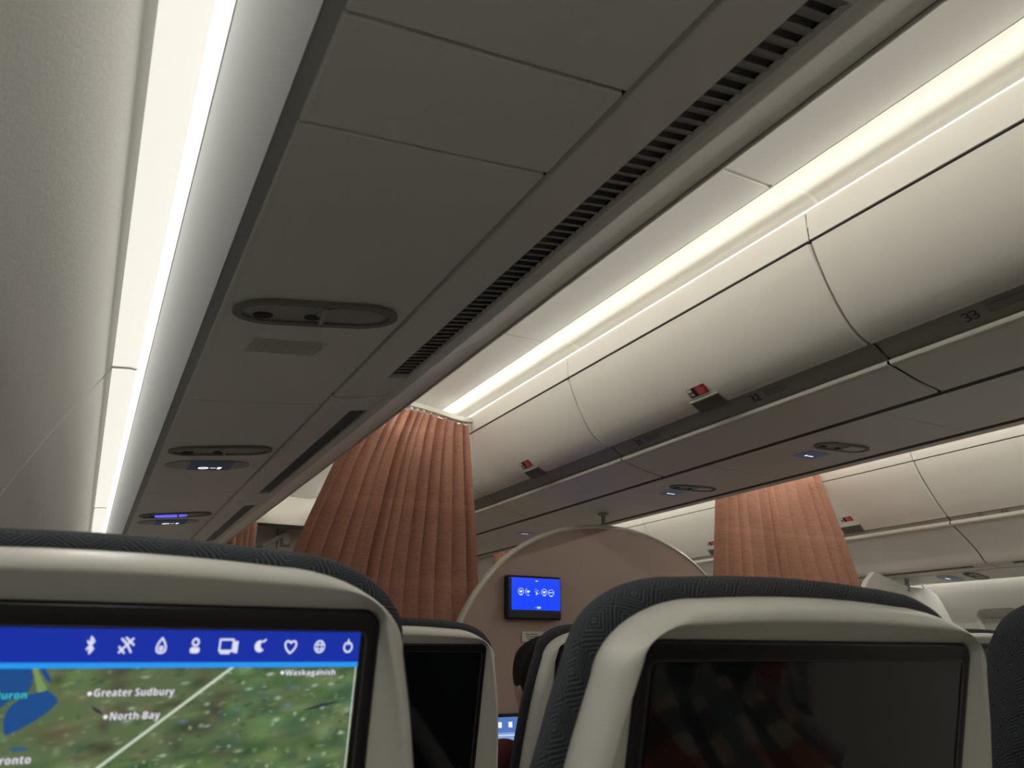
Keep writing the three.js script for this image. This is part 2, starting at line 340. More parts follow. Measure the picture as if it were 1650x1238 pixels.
function sideBin(D0, D1, f, label, group, { rows = [], tag = false, slats = 0 } = {}) {
  const left = f === idn, s = left ? 1 : -1, e = 0.0035;
  const b = thing('overhead_bin', label, 'overhead bin', V(left ? 0.6 : 2 * XS - 0.6, 0.5, (D0 + D1) / 2), group);
  const a0 = D0 + e, a1 = D1 - e, mid = (D0 + D1) / 2;
  part('body', slab(f([[0.34, 0.50], [0.47, 0.52], [0.58, 0.62], [0.70, 0.72], [0.82, 0.84], [0.91, 0.98], [0.93, 1.06]]), s * 0.012, D0, D1, 0), M.gap, b);
  part('door', slab(f(S.door), s * 0.016, a0, a1, 0.004), M.bin, b);
  part('fascia', slab(f(S.fascia), s * 0.004, a0 - 0.002, a1 + 0.002, 0.0015), M.bin, b);
  part('label_band', slab(f(S.band), s * 0.005, a0, a1, 0.001), M.band, b);
  part('rail', slab(f(S.rail), s * 0.004, a0, a1, 0.001), M.rail, b);
  part('lower_panel', slab(f(S.lower), s * 0.008, a0, a1, 0.003), M.binLow, b);
  part('sill_panel', slab(f(S.sill), s * 0.006, a0, a1, 0.002), M.binLow, b);
  part('groove', slab(f([[0.345, 0.482], [0.362, 0.483]]), s * 0.003, D0, D1, 0), M.ventDark, b);
  // air vent between sill and lower panel
  const v0 = D0 + 0.10, v1 = D1 - 0.12;
  const back_ = part('vent_duct', slab(f([[0.414, 0.500], [0.44, 0.504], [0.47, 0.508]]), s * 0.004, a0, a1, 0), M.duct, b);
  for (const [p, q] of [[a0, v0], [v1, a1]]) part('vent_end', slab(f([[0.416, 0.478], [0.440, 0.482], [0.462, 0.486]]), s * 0.008, p, q, 0.001), M.binLow, b);
  const slat = (D) => { const g = new THREE.BoxGeometry(0.048, 0.0022, 0.013); g.rotateX(0.5); g.rotateZ(s * 0.16); const p = V(f([[0.440, 0.4895]])[0][0], 0.4895, D); g.translate(p.x, p.y, p.z); return g; };
  const n = Math.round((v1 - v0) / 0.0165);
  if (slats) for (let i = 0; i < n; i++) part('vent_slat', slat(v0 + (i + 0.5) * (v1 - v0) / n), M.vent, b);
  else part('vent_grille', merge(Array.from({ length: n }, (_, i) => slat(v0 + (i + 0.5) * (v1 - v0) / n))), M.vent, b, null, 'stuff');
  const ux = new THREE.Vector3(0, 0, left ? -1 : 1);
  const l = part('latch', plate(f([[0.7475, 0.720]])[0], f([[0.806, 0.782]])[0], 0.004, 0.05, mid - 0.07, mid + 0.07, 0.002, 0.006, -s), M.latch, b);
  part('latch_rim', plate(f([[0.7475, 0.720]])[0], f([[0.806, 0.782]])[0], 0.052, 0.005, mid - 0.073, mid + 0.073, 0.002, 0.009, -s), M.latchRim, l);
  if (tag) part('tag', decal(V(f([[0.8130, 0.7890]])[0][0], 0.7890, mid - 0.005), ux, new THREE.Vector3(s * 0.69, 0.72, 0).normalize(), 0.085, 0.04), M.tag, b, 'red and white luggage tag sticker on bin door');
  for (const [str, D] of rows) {
    const uy = new THREE.Vector3(s * 0.75, 0.66, 0).normalize();
    part('row_number', textOn(str, 0.022, V(f([[0.7305, 0.7078]])[0][0], 0.7078, D), ux, uy), M.ink, b);
    part('seat_letters', textOn('H K', 0.018, V(f([[0.7305, 0.7078]])[0][0], 0.7078, D - 0.13), ux, uy), M.ink, b);
  }
}
const sB = [[-1.01, 0.19], [0.19, 1.39], [1.39, 2.59], [2.59, 3.79], [3.79, 4.99], [4.99, 5.95]];
const lLab = ['window-side overhead bin above the phone, its air vent reaching the top frame edge', 'window-side overhead bin on the left with long ribbed air vent along its underside', 'left window-side overhead bin whose underside ends at the brown near curtain', 'left window-side overhead bin beside the brown near curtain', 'left window-side overhead bin beyond the near curtain', 'farthest left window-side overhead bin'];
sB.forEach(([a, b], i) => sideBin(a, b, idn, lLab[i], 'window-side bins on the left', { slats: i < 3 }));
const rLab = ['right window-side overhead bin outside the frame beside the phone', 'right window-side overhead bin outside the frame ahead of the phone', 'right window-side overhead bin marked row 31, nearest in view', 'right window-side overhead bin with red tag, partly behind the far curtain', 'right window-side overhead bin with red tag, just left of the far curtain', 'farthest right window-side overhead bin seen over the partition'];
sB.forEach(([a, b], i) => sideBin(a, b, mirS, rLab[i], 'window-side bins on the right', { tag: i === 3 || i === 4, rows: i === 2 ? [['31', 2.42]] : [] }));

// ------------------------------------------------------------------ ceiling coves and light strips
function coveRun(line, s, label, lamp, dir, gain = 1) {
  const t = thing('cove_light', label, 'ceiling light', V(lamp[0], lamp[1], 2.2), 'lit ceiling coves');
  for (let i = 0; i + 1 < cJ.length; i++) part('cove_panel', slab(line, s * 0.006, cJ[i] + 0.0015, cJ[i + 1] - 0.0015, 0.001), M.cove, t);
  for (let i = 1; i + 1 < cJ.length; i++) part('cove_rib', slab(line.map(([x, y]) => [x, y - 0.0015]), s * 0.004, cJ[i] - 0.006, cJ[i] + 0.006, 0.001), M.trim, t);
  part('lamp_tube', box(lamp[0] - Math.sign(dir[0]) * 0.006 - 0.004, lamp[0] - Math.sign(dir[0]) * 0.006 + 0.004, lamp[1] - 0.006, lamp[1] + 0.012, RUN0, RUN1, 0.003), M.coveGlow, t);
  areaLight('cove_lamp', WARM, COVE * gain, RUN1 - RUN0, 0.012, [lamp[0] , lamp[1] + 0.004, (RUN0 + RUN1) / 2], dir);
}
coveRun(C.cove, 1, 'bright warm white cove light above the centre bins along the near aisle', [1.557, 1.133], [-1, 0.0, 0], 0.85);
coveRun(S.cove, 1, 'cove light above the left window-side bins, hidden behind them', [0.957, 1.115], [1, 0.02, 0], 1.25);
coveRun(mirC(C.cove), -1, 'cove light above the centre bins along the far aisle', [2 * XC - 1.557, 1.133], [1, 0.1, 0], 2.4);
coveRun(mirS(S.cove), -1, 'bright cove light above the right window-side bins', [2 * XS - 0.957, 1.115], [-1, -0.1, 0], 2.6);
for (const side of [0, 1]) {
  const f = side ? mirS : idn, s = side ? -1 : 1;
  for (let i = 0; i + 1 < wJ.length; i++) {
    const lab = side ? ['right sidewall light strip behind the phone', 'right sidewall light strip at the right frame edge', 'right sidewall light strip above the grey window recess', 'right sidewall light strip beyond the far curtain', 'farthest right sidewall light strip'][i]
      : ['left sidewall light strip behind the phone', 'long glowing white light strip on the left, nearest, reaching the top frame edge', 'second glowing white light strip on the left, below the double black joint', 'short far light strip on the left, just above the map seat', 'farthest left sidewall light strip, hidden by the map seat'][i];
    const t = thing('sidewall_light', lab, 'light strip', V(side ? 2 * XS : 0, 0.46, (wJ[i] + wJ[i + 1]) / 2), 'sidewall light strips');
    part('diffuser', slab(f([[-0.0260, 0.4705], [0.004, 0.4735], [0.0285, 0.471]]), s * 0.004, wJ[i] + 0.012, wJ[i + 1] - 0.002, 0.001), M.lightGlow, t);
    part('housing', slab(f([[-0.024, 0.477], [0.004, 0.480], [0.034, 0.476]]), s * 0.004, wJ[i] + 0.001, wJ[i + 1] - 0.001, 0), M.ventDark, t);
    part('joint_bar', slab(f([[-0.0230, 0.4702], [0.004, 0.4730], [0.0285, 0.4705]]), s * 0.003, wJ[i] + 0.004, wJ[i] + 0.0075, 0), M.white, t);
  }
  const t = thing('light_shelf', side ? 'grey strip panel beside the right sidewall light' : 'smooth blue grey panel between the left light strip and reading light panels', 'trim panel', V(side ? 2 * XS - 0.06 : 0.06, 0.46, 2.2));
  for (const [a, b] of [[-1.6, 1.45], [1.45, 2.40], [2.40, 3.4], [3.4, 5.9]]) part('shelf_panel', slab(f(S.grey), s * 0.006, a + 0.001, b - 0.001, 0.001), M.greyPanel, t);
  part('gap_channel', slab(f([[0.080, 0.4425], [0.099, 0.4435]]), s * 0.004, -1.6, 5.9, 0), M.greyPanel, t);
  areaLight('strip_lamp', WARM, STRIP, RUN1 - RUN0, 0.042, [side ? 2 * XS - 0.006 : 0.006, 0.4685, (RUN0 + RUN1) / 2], [side ? -0.3 : 0.42, -1, 0]);
}

// ------------------------------------------------------------------ service panels with reading-light pods and signs
const signC = canvas(256, 256, (x, w) => {
  x.fillStyle = '#0b1622'; x.fillRect(0, 0, w, w);
  x.strokeStyle = '#ffffff'; x.lineWidth = 12; x.fillStyle = '#ffffff';
  x.beginPath(); x.arc(92, 66, 26, 0, 7); x.stroke(); x.beginPath(); x.moveTo(74, 48); x.lineTo(110, 84); x.stroke();
  x.fillRect(132, 60, 34, 14); x.beginPath(); x.arc(186, 44, 12, 0, 7); x.fill(); x.fillRect(174, 60, 26, 34);
});
M.sign = std(lin(0.010, 0.016, 0.03), 0.35, { emissive: 0xffffff, emissiveMap: tex(signC), emissiveIntensity: 1.0 });
M.signBlue = std(lin(0.03, 0.06, 0.12), 0.3, { emissive: 0xffffff, emissiveIntensity: 0.9, emissiveMap: tex(canvas(128, 128, (x) => { x.fillStyle = '#182838'; x.fillRect(0, 0, 128, 128); x.fillStyle = '#fff'; x.beginPath(); x.arc(48, 46, 10, 0, 7); x.fill(); x.fillRect(62, 40, 34, 11); })) });
M.blueGlow = std(lin(0.05, 0.05, 0.3), 0.4, { emissive: lin(0.10, 0.10, 1.0), emissiveIntensity: 0.9 });
function stadium(w, h, n = 14) { const r = h / 2, p = []; for (let i = 0; i <= n; i++) { const a = -Math.PI / 2 + Math.PI * i / n; p.push(new THREE.Vector2(w / 2 - r * 1.4 + r * 1.4 * Math.cos(a), r * Math.sin(a))); } for (let i = 0; i <= n; i++) { const a = Math.PI / 2 + Math.PI * i / n; p.push(new THREE.Vector2(-w / 2 + r * 1.4 + r * 1.4 * Math.cos(a), r * Math.sin(a))); } return p; }
// place a geometry drawn in the panel's plane (x = across, y = forward, z = down out of the panel)
function onPanel(g, X, Y, D, slope, turn = 0) { g.rotateZ(turn); const m = new THREE.Matrix4().makeBasis(new THREE.Vector3(Math.cos(slope), Math.sin(slope), 0), new THREE.Vector3(0, 0, -1), new THREE.Vector3(Math.sin(slope), -Math.cos(slope), 0)); const p = V(X, Y, D); const det = m.determinant(); g.applyMatrix4(m); if (det < 0 && g.index) { const i = g.index.array; for (let k = 0; k < i.length; k += 3) { const t = i[k]; i[k] = i[k + 1]; i[k + 1] = t; } } g.translate(p.x, p.y, p.z); return g; }
const ext = (pts, depth, hole) => { const s = new THREE.Shape(pts); if (hole) s.holes.push(new THREE.Path(hole)); const g = new THREE.ExtrudeGeometry(s, { depth, bevelEnabled: false }); return mergeVertices(g); };
function pod(parent, X, Y, D, slope, turn, mats = {}) {
  const w = 0.225, h = 0.082;
  const rim = part('light_pod', onPanel(ext(stadium(w, h), 0.005, stadium(w * 0.90, h * 0.72)), X, Y, D, slope, turn), M.pod, parent);
  part('pod_tray', onPanel(ext(stadium(w * 0.91, h * 0.74), 0.0018), X, Y, D, slope, turn), M.podIn, rim);
  part('reading_lens', onPanel(ext(stadium(w * 0.42, h * 0.62).map((p) => new THREE.Vector2(p.x + w * 0.2, p.y)), 0.0035), X, Y, D, slope, turn), mats.lens || M.podIn, rim);
  part('switch', onPanel(ext([[-0.002, -0.026], [0.004, -0.026], [0.004, 0.026], [-0.002, 0.026]].map(([a, b]) => new THREE.Vector2(a + 0.006, b)), 0.007), X, Y, D, slope, turn), M.lens, rim);
  part('reading_lamp', onPanel(ext(stadium(0.026, 0.018).map((p) => new THREE.Vector2(p.x - 0.072, p.y + 0.012)), 0.004), X, Y, D, slope, turn), M.ventDark, rim);
  part('air_nozzle', onPanel(ext(stadium(0.022, 0.014).map((p) => new THREE.Vector2(p.x - 0.006, p.y + 0.012)), 0.004), X, Y, D, slope, turn), M.ventDark, rim);
  if (mats.blue) part('mood_light', onPanel(ext(stadium(0.10, h * 0.5).map((p) => new THREE.Vector2(p.x - 0.015, p.y)), 0.006), X, Y, D, slope, turn), M.blueGlow, rim);
}
const yL = (X) => 0.4288 + 0.106 * X;
const lj = [-1.6, -0.45, 0.44, 0.577, 1.445, 2.40, 3.36, 4.3, 5.3];
for (const side of [0, 1]) {
  const f = side ? mirS : idn, s = side ? -1 : 1, fx = (x) => (side ? 2 * XS - x : x), sl = s * 0.1056;
  for (let i = 0; i + 1 < lj.length; i++) {
    const nm = ['behind the phone', 'above the phone at the top frame edge', 'narrow filler strip at the top', 'nearest with dark reading light pod and slotted speaker', 'with unlit pod and dark sign', 'with glowing blue pod and dark sign', 'beside the near curtain', 'farthest'][i];
    const t = thing('reading_light_unit', (side ? 'right window-side service panel, ' : 'grey service panel under left bins, ') + nm, 'ceiling unit', V(fx(0.22), 0.455, (lj[i] + lj[i + 1]) / 2), side ? 'service panels on the right' : 'service panels on the left');
    part('panel', slab(f(S.psu), s * 0.006, lj[i] + 0.0018, lj[i + 1] - 0.0018, 0.0015), M.psu, t);
    const D = { 3: 0.99, 4: 1.845, 5: 2.815, 6: 3.75 }[i];
    if (D) {
      pod(t, fx(0.222), yL(0.222), D, sl, s * -0.12, { blue: i === 5 && !side });
      if (i > 3) {
        part('sign', onPanel(fixUV(new THREE.PlaneGeometry(0.102, 0.10)), fx(0.222), yL(0.222) - 0.0035, D + 0.165, sl, 0), side ? M.signBlue : M.sign, t, 'dark sign with small lit white symbols');
        part('sign_bezel', onPanel(ext(stadium(0.20, 0.10).map((p) => new THREE.Vector2(p.x, p.y)), 0.002), fx(0.215), yL(0.215), D + 0.165, sl, 0), M.greyPanel, t);
      } else {
        const sl_ = []; for (let k = 0; k < 26; k++) sl_.push(onPanel(new THREE.PlaneGeometry(0.0014, 0.062), fx(0.158 + k * 0.0042), yL(0.158 + k * 0.0042) - 0.0006, D + 0.145, sl, 0.12));
        part('speaker_slots', merge(sl_), M.vent, t, 'slotted speaker grille', 'stuff');
      }
    }
  }
}
function fixUV(g) { return g; }
areaLight('mood_lamp', lin(0.15, 0.15, 1.0), 0.35, 0.09, 0.03, [0.21, 0.440, 2.81], [-0.3, -1, 0]);
const cp = [-1.4, -0.3, 0.55, 1.42, 2.19, 2.95, 3.7, 4.7, 5.9];
for (let i = 0; i + 1 < cp.length; i++) {
  const nm = ['behind the phone', 'right of the phone', 'outside the right frame edge', 'at right, with bare oval pod', 'in the middle, with half lit pod', 'just before the partition', 'above the arched partition', 'farthest'][i];
  const t = thing('reading_light_unit', 'dark underside service panel of the centre bins, ' + nm, 'ceiling unit', V(XC, 0.69, (cp[i] + cp[i + 1]) / 2), 'service panels under the centre bins');
  part('panel', slab(psuC, 0.006, cp[i] + 0.0015, cp[i + 1] - 0.0015, 0.0015), M.psu, t);
  const D = { 2: 0.9, 3: 1.745, 4: 2.52, 5: 3.3, 6: 3.86 }[i];
  if (D) {
    if (i < 5) pod(t, XC + 0.01, 0.6875, D, 0, -0.1, { lens: M.white });
    if (i !== 5) part('sign', onPanel(new THREE.PlaneGeometry(0.095, 0.085), XC, 0.6845, D + 0.125, 0, 0), M.signBlue, t, 'small lit blue seat belt sign');
  }
}

// ------------------------------------------------------------------ curtains and rails
function edge(pts) { return (y) => { for (let i = 0; i + 1 < pts.length; i++) if (y <= pts[i][1] && y >= pts[i + 1][1]) { const k = (pts[i][1] - y) / (pts[i][1] - pts[i + 1][1]); return pts[i][0] + k * (pts[i + 1][0] - pts[i][0]); } return y > pts[0][1] ? pts[0][0] : pts[pts.length - 1][0]; }; }
function curtain(name, label, category, { D, L, R, topY, botY, n, amp, seed, group, mat = M.curtain, clips = true }) {
  const nu = n * 16, nv = 30, pos = [], uv = [], idx = [];
  let s = seed; const r = () => { s = (s * 16807) % 2147483647; return s / 2147483647; };
  const w = Array.from({ length: n }, () => 0.7 + 0.6 * r()), tot = w.reduce((a, b) => a + b), A = Array.from({ length: n + 1 }, () => 0.55 + 0.75 * r()), ph = Array.from({ length: n + 1 }, () => r() * 6);
  const bounds = [0]; w.forEach((q) => bounds.push(bounds[bounds.length - 1] + q / tot));
  let Lc = 0;
  for (let j = 0; j <= nv; j++) for (let i = 0; i <= nu; i++) {
    const k = Math.min(n - 1, Math.floor(i / 16)), t = (i - k * 16) / 16, u = bounds[k] + (bounds[k + 1] - bounds[k]) * t;
    const yT = topY(u), y = yT + (botY - yT) * (j / nv) - (j === 0 && clips ? 0.014 * Math.sin(Math.PI * t) : 0);
    const yy = Math.max(y, botY), x0 = L(yy), x1 = R(yy);
    // knife pleat: broad face sloping out, short return tucked behind
    const face = t < 0.80 ? t / 0.80 : 1 - (t - 0.80) / 0.20;
    const a = amp * (A[k] * (1 - t) + A[k + 1] * t) * (0.75 + 0.5 * Math.min(1, j / nv * 1.5));
    const z = a * (Math.pow(Math.sin(face * Math.PI / 2), 0.9) - 0.5) + 0.006 * Math.sin(y * 5 + ph[k]) ;
    const back = t > 0.80 ? -0.55 * (t - 0.80) * (1 - t) * 4 * (bounds[k + 1] - bounds[k]) * (x1 - x0) : 0;
    pos.push(x0 + (x1 - x0) * u + back * 0.6 + 0.004 * Math.sin(y * 3.1 + ph[k]), y, -D + z); uv.push(u * n * 0.16, y);
  }
  for (let j = 0; j < nv; j++) for (let i = 0; i < nu; i++) { const a = j * (nu + 1) + i, b = a + 1, c = a + nu + 1, d = c + 1; idx.push(a, c, b, b, c, d); }
  const g = new THREE.BufferGeometry(); g.setAttribute('position', new THREE.Float32BufferAttribute(pos, 3)); g.setAttribute('uv', new THREE.Float32BufferAttribute(uv, 2)); g.setIndex(idx);
  const gg = toCreasedNormals(g.toNonIndexed(), 0.7);
  const t = thing(name, label, category, new THREE.Vector3((L(1) + R(1)) / 2, botY, -D), group);
  part('cloth', gg, mat, t);
  if (clips) for (let k = 0; k <= n; k++) { const u = bounds[k], y = topY(u), x = L(y) + (R(y) - L(y)) * u; const b = new THREE.BoxGeometry(0.008, 0.024, 0.008); b.translate(x, y + 0.008, -D); part('glider', b, M.white, t); }
  return t;
}
function railTube(name, label, pts, D, ends) {
  const c = new THREE.CatmullRomCurve3(pts.map(([x, y, dz = 0]) => new THREE.Vector3(x, y, -D - dz)));
  const sh = new THREE.Shape([[-0.021, -0.011], [0.021, -0.011], [0.021, 0.011], [-0.021, 0.011]].map(([a, b]) => new THREE.Vector2(a, b)));
  const g = new THREE.ExtrudeGeometry(sh, { steps: 40, extrudePath: c, bevelEnabled: false });
  const t = thing(name, label, 'curtain rail', c.getPoint(0.5)); part('track', g, M.trim, t);
  for (const [x, y] of ends) { const b = new RoundedBoxGeometry(0.010, 0.045, 0.05, 2, 0.004); b.translate(x, y, -D); part('bracket', b, M.trim, t); }
}
const top1 = (u) => 2.178 + 0.034 * Math.min(1, Math.max(0, (1 - u) * 1.9)) - 0.03 * Math.max(0, 0.25 - u);
curtain('aisle_curtain', 'large pleated terracotta brown curtain closing the near aisle', 'curtain', { D: 3.3, n: 13, amp: 0.05, seed: 5, group: 'class divider curtains', topY: top1, botY: 0.12,
  L: edge([[-1.40, 2.2], [-1.47, 2.1], [-1.560, 1.911], [-1.622, 1.74], [-1.685, 1.564], [-1.76, 1.3], [-1.80, 0.1]]), R: edge([[-0.905, 2.175], [-0.886, 1.944], [-0.860, 1.677], [-0.846, 1.449], [-0.82, 1.2], [-0.80, 0.1]]) });
railTube('curtain_rail', 'white curved curtain rail at the ceiling holding the large near curtain', [[-0.885, 2.196], [-0.96, 2.195], [-1.075, 2.213], [-1.155, 2.226], [-1.235, 2.232], [-1.36, 2.22], [-1.40, 2.2]], 3.3, [[-0.886, 2.20]]);
curtain('aisle_curtain', 'smaller pleated terracotta curtain in the far aisle, right of the partition', 'curtain', { D: 3.2, n: 11, amp: 0.05, seed: 19, group: 'class divider curtains', topY: () => 2.19, botY: 0.12,
  L: edge([[0.62, 2.2], [0.58, 1.96], [0.55, 1.73], [0.52, 1.5], [0.50, 0.1]]), R: edge([[1.405, 2.19], [1.466, 2.026], [1.560, 1.77], [1.645, 1.5], [1.75, 1.1], [1.8, 0.1]]) });
railTube('curtain_rail', 'white curtain rail of the smaller far-aisle curtain', [[0.49, 2.21], [0.7, 2.225], [1.1, 2.225], [1.40, 2.205]], 3.2, [[0.49, 2.21], [1.40, 2.205]]);
curtain('galley_curtain', 'dark red curtain far ahead beyond the near aisle', 'curtain', { D: 5.98, n: 8, amp: 0.035, seed: 7, group: 'galley curtains', topY: () => 2.05, botY: 0.1, L: () => -1.75, R: () => -1.385, clips: false });
curtain('galley_curtain', 'dark red curtain far ahead seen left of the partition arch', 'curtain', { D: 5.98, n: 9, amp: 0.035, seed: 9, group: 'galley curtains', topY: () => 2.05, botY: 0.1, L: () => 0.585, R: () => 0.95, clips: false });

// galley details far ahead
{
  const t = thing('galley_strut', 'pale diagonal strut on the far galley wall', 'strut', new THREE.Vector3(-1.2, 1.95, -6.36));
  const g = new RoundedBoxGeometry(0.26, 0.035, 0.03, 2, 0.008); g.rotateZ(0.55); g.translate(-1.17, 1.99, -6.37); part('bar', g, M.trim, t);
  const k = new THREE.CylinderGeometry(0.022, 0.022, 0.05, 12); k.rotateX(Math.PI / 2); k.translate(-1.285, 1.92, -6.37); part('pivot', k, M.grey, t);
  const h = thing('call_light', 'small white rounded lamp box on the far galley wall', 'lamp', new THREE.Vector3(-1.08, 2.0, -6.36));
  const b = new RoundedBoxGeometry(0.055, 0.10, 0.05, 3, 0.018); b.translate(-1.085, 2.0, -6.37); part('cover', b, M.white, h);
  const p = new RoundedBoxGeometry(0.075, 0.125, 0.012, 2, 0.005); p.translate(-1.085, 1.998, -6.385); part('back_plate', p, M.grey, h);
}

// ------------------------------------------------------------------ arched centre partition with monitor
const arch = [];
{
  const half = [[0.0, 1.714], [0.10, 1.710], [0.22, 1.693], [0.33, 1.663], [0.44, 1.618], [0.54, 1.560], [0.63, 1.487], [0.71, 1.40], [0.765, 1.32], [0.81, 1.235], [0.86, 1.10], [0.90, 0.92], [0.92, 0.7], [0.93, 0.4], [0.93, 0.0]];
  const sm = smooth(half, 4);
  for (let i = sm.length - 1; i >= 0; i--) arch.push([-0.165 - sm[i][0], sm[i][1]]);
  for (let i = 1; i < sm.length; i++) arch.push([-0.165 + sm[i][0], sm[i][1]]);
}
{
  const t = thing('cabin_partition', 'taupe arched cabin partition with a pale rounded edge, carrying the blue monitor', 'partition', new THREE.Vector3(-0.165, 0, -3.22));
  const g = new THREE.ExtrudeGeometry(new THREE.Shape(arch.map(([x, y]) => new THREE.Vector2(x, y))), { depth: 0.036, bevelEnabled: false }); g.translate(0, 0, -3.238);
  part('panel', toCreasedNormals(g, 0.4), M.partition, t);
  const c = new THREE.CatmullRomCurve3(arch.map(([x, y]) => new THREE.Vector3(x, y, -3.22)));
  const sh = new THREE.Shape(); sh.absellipse(0, 0, 0.012, 0.026, 0, Math.PI * 2);
  const eg = new THREE.TubeGeometry(c, 160, 0.0135, 10); const p = eg.attributes.position; for (let i = 0; i < p.count; i++) p.setZ(i, -3.22 + (p.getZ(i) + 3.22) * 1.9); eg.computeVertexNormals();
  part('edge_trim', eg, M.trim, t);
  const hk = new THREE.SphereGeometry(0.012, 12, 8); hk.scale(1, 1, 0.8); hk.translate(-0.822, 1.105, -3.19); part('coat_hook', hk, M.steel, t);
  const hb = new RoundedBoxGeometry(0.02, 0.03, 0.012, 2, 0.003); hb.translate(-0.82, 1.097, -3.197); part('hook_plate', hb, M.grey, t);
  const pl = new RoundedBoxGeometry(0.11, 0.045, 0.006, 2, 0.002); pl.translate(-0.615, 1.187, -3.199); const pm = part('placard', pl, M.trim, t, 'small cream notice plate');
  const ln = []; for (let i = 0; i < 3; i++) { const q = new THREE.BoxGeometry(0.07 - 0.012 * i, 0.003, 0.001); q.translate(-0.62, 1.197 - i * 0.010, -3.1955); ln.push(q); } part('print', merge(ln), M.ink, pm);
  const po = thing('partition_post', 'short dark post joining the arched partition to the centre bins', 'post', V(2.245, 0.60, 3.22));
  const pg = new THREE.CylinderGeometry(0.011, 0.011, 0.10, 12); const pp = V(2.245, 0.645, 3.22); pg.translate(pp.x, pp.y, pp.z); part('rod', pg, M.grey, po);
  const pf = new THREE.CylinderGeometry(0.026, 0.026, 0.010, 16); const pq = V(2.245, 0.682, 3.22); pf.translate(pq.x, pq.y, pq.z); part('flange', pf, M.grey, po);
  // wall monitor
  const m = thing('wall_monitor', 'black wall monitor with bright blue menu screen on the arched partition', 'monitor', new THREE.Vector3(-0.62, 1.258, -3.18));
  const bz = new RoundedBoxGeometry(0.288, 0.194, 0.034, 3, 0.010); bz.translate(-0.621, 1.356, -3.182); part('bezel', bz, M.black, m);
  const mc = canvas(512, 300, (x, w, h) => {
    x.fillStyle = '#0a3cf0'; x.fillRect(0, 0, w, h); x.strokeStyle = x.fillStyle = '#dff0ff'; x.lineWidth = 4;
    [[96, 128], [172, 128], [262, 130], [342, 128], [416, 132]].forEach(([cx, cy], i) => {
      if (i === 2) { for (let k = 0; k < 9; k++) { const a = k * 2.4; x.fillRect(cx + 9 * Math.sqrt(k) * Math.cos(a) - 3, cy + 11 * Math.sqrt(k) * Math.sin(a) - 3, 7, 7); } x.fillRect(cx - 5, cy - 2, 10, 26); }
      else { x.beginPath(); x.arc(cx, cy, 29, i === 1 ? 2.2 : 0, i === 1 ? 4.4 : 7); x.stroke(); if (i === 4) x.fillRect(cx - 28, cy - 4, 56, 6); else { x.fillRect(cx - 17, cy - 8, 34, 11); x.fillRect(cx - 8, cy + 3, 16, 9); } x.fillRect(cx - 14, cy + 31, 28, 5); }
    });
    x.fillRect(250, 22, 26, 8); x.fillStyle = '#9fd0ff'; x.fillRect(262, 266, 40, 20); x.fillRect(240, 274, 8, 5);
  });
  const sg = new THREE.PlaneGeometry(0.256, 0.141); sg.translate(-0.613, 1.3715, -3.1645);
  part('screen', sg, std(lin(0.01, 0.01, 0.02), 0.15, { emissive: 0xffffff, emissiveMap: tex(mc), emissiveIntensity: 0.85 }), m, 'glowing blue screen with a row of white round icons');
  areaLight('monitor_lamp', lin(0.08, 0.16, 1.0), 0.12, 0.25, 0.14, [-0.613 - CX, 1.3715 - CY, 3.150], [0, 0, 1]);
}
// right-hand class divider
{
  const t = thing('side_partition', 'low white partition with a pointed top in front of the right window seats', 'partition', new THREE.Vector3(2.0, 0, -3.2));
  const sh = (p, z) => { const g = new THREE.ExtrudeGeometry(new THREE.Shape(p.map(([x, y]) => new THREE.Vector2(x, y))), { depth: 0.03, bevelEnabled: true, bevelThickness: 0.004, bevelSize: 0.004, bevelOffset: -0.004, bevelSegments: 2 }); g.translate(0, 0, z); return g; };
  part('aisle_panel', sh([[1.60, 0], [2.04, 0], [2.04, 1.505], [1.97, 1.533], [1.80, 1.584], [1.772, 1.588], [1.755, 1.578], [1.70, 1.535], [1.64, 1.46], [1.60, 1.36]], -3.22), M.white, t);
  part('window_panel', sh([[2.05, 0], [2.52, 0], [2.50, 1.25], [2.44, 1.36], [2.40, 1.42], [2.36, 1.47], [2.30, 1.505], [2.05, 1.517]], -3.235), M.white, t);
  const p = new THREE.CylinderGeometry(0.013, 0.013, 0.09, 12); p.translate(2.085, 1.53, -3.205); part('post', p, M.grey, t);
}

// ------------------------------------------------------------------ seats
const BACK = THREE.MathUtils.degToRad(12);
// outline of the seat back in its own plane: half width grows downwards, broad elliptical top corners
function outline(grow, top, bot, rx = 0.085, ry = 0.052, n = 12) {
  const half = (t) => { const d = Math.max(0, (0.680 - t)); return 0.184 + grow + 0.046 * (1 - Math.exp(-d * 6.5)); };
  const P = [], tc = top - ry;
  for (let i = 0; i <= 16; i++) { const t = bot + (tc - bot) * (i / 16); P.push([-half(t), t]); }
  const h = half(tc);
  for (let i = 1; i <= n; i++) { const a = (Math.PI / 2) * i / n; P.push([-h + rx * (1 - Math.cos(a)), tc + ry * Math.sin(a)]); }
  for (let i = 1; i < 8; i++) { const x = -h + rx + (2 * (h - rx)) * i / 8; P.push([x, top + 0.004 * (1 - Math.pow(x / (h - rx), 2))]); }
  for (let i = n; i >= 1; i--) { const a = (Math.PI / 2) * i / n; P.push([h - rx * (1 - Math.cos(a)), tc + ry * Math.sin(a)]); }
  for (let i = 16; i >= 0; i--) { const t = bot + (tc - bot) * (i / 16); P.push([half(t), t]); }
  for (let i = 1; i < 8; i++) P.push([half(bot) * (1 - 2 * i / 8), bot]);
  return P;
}
const ring = (P, n) => P.map(([s, t]) => new THREE.Vector3(s, t, n));
const TOP = 0.7105;       // shell top above the hinge
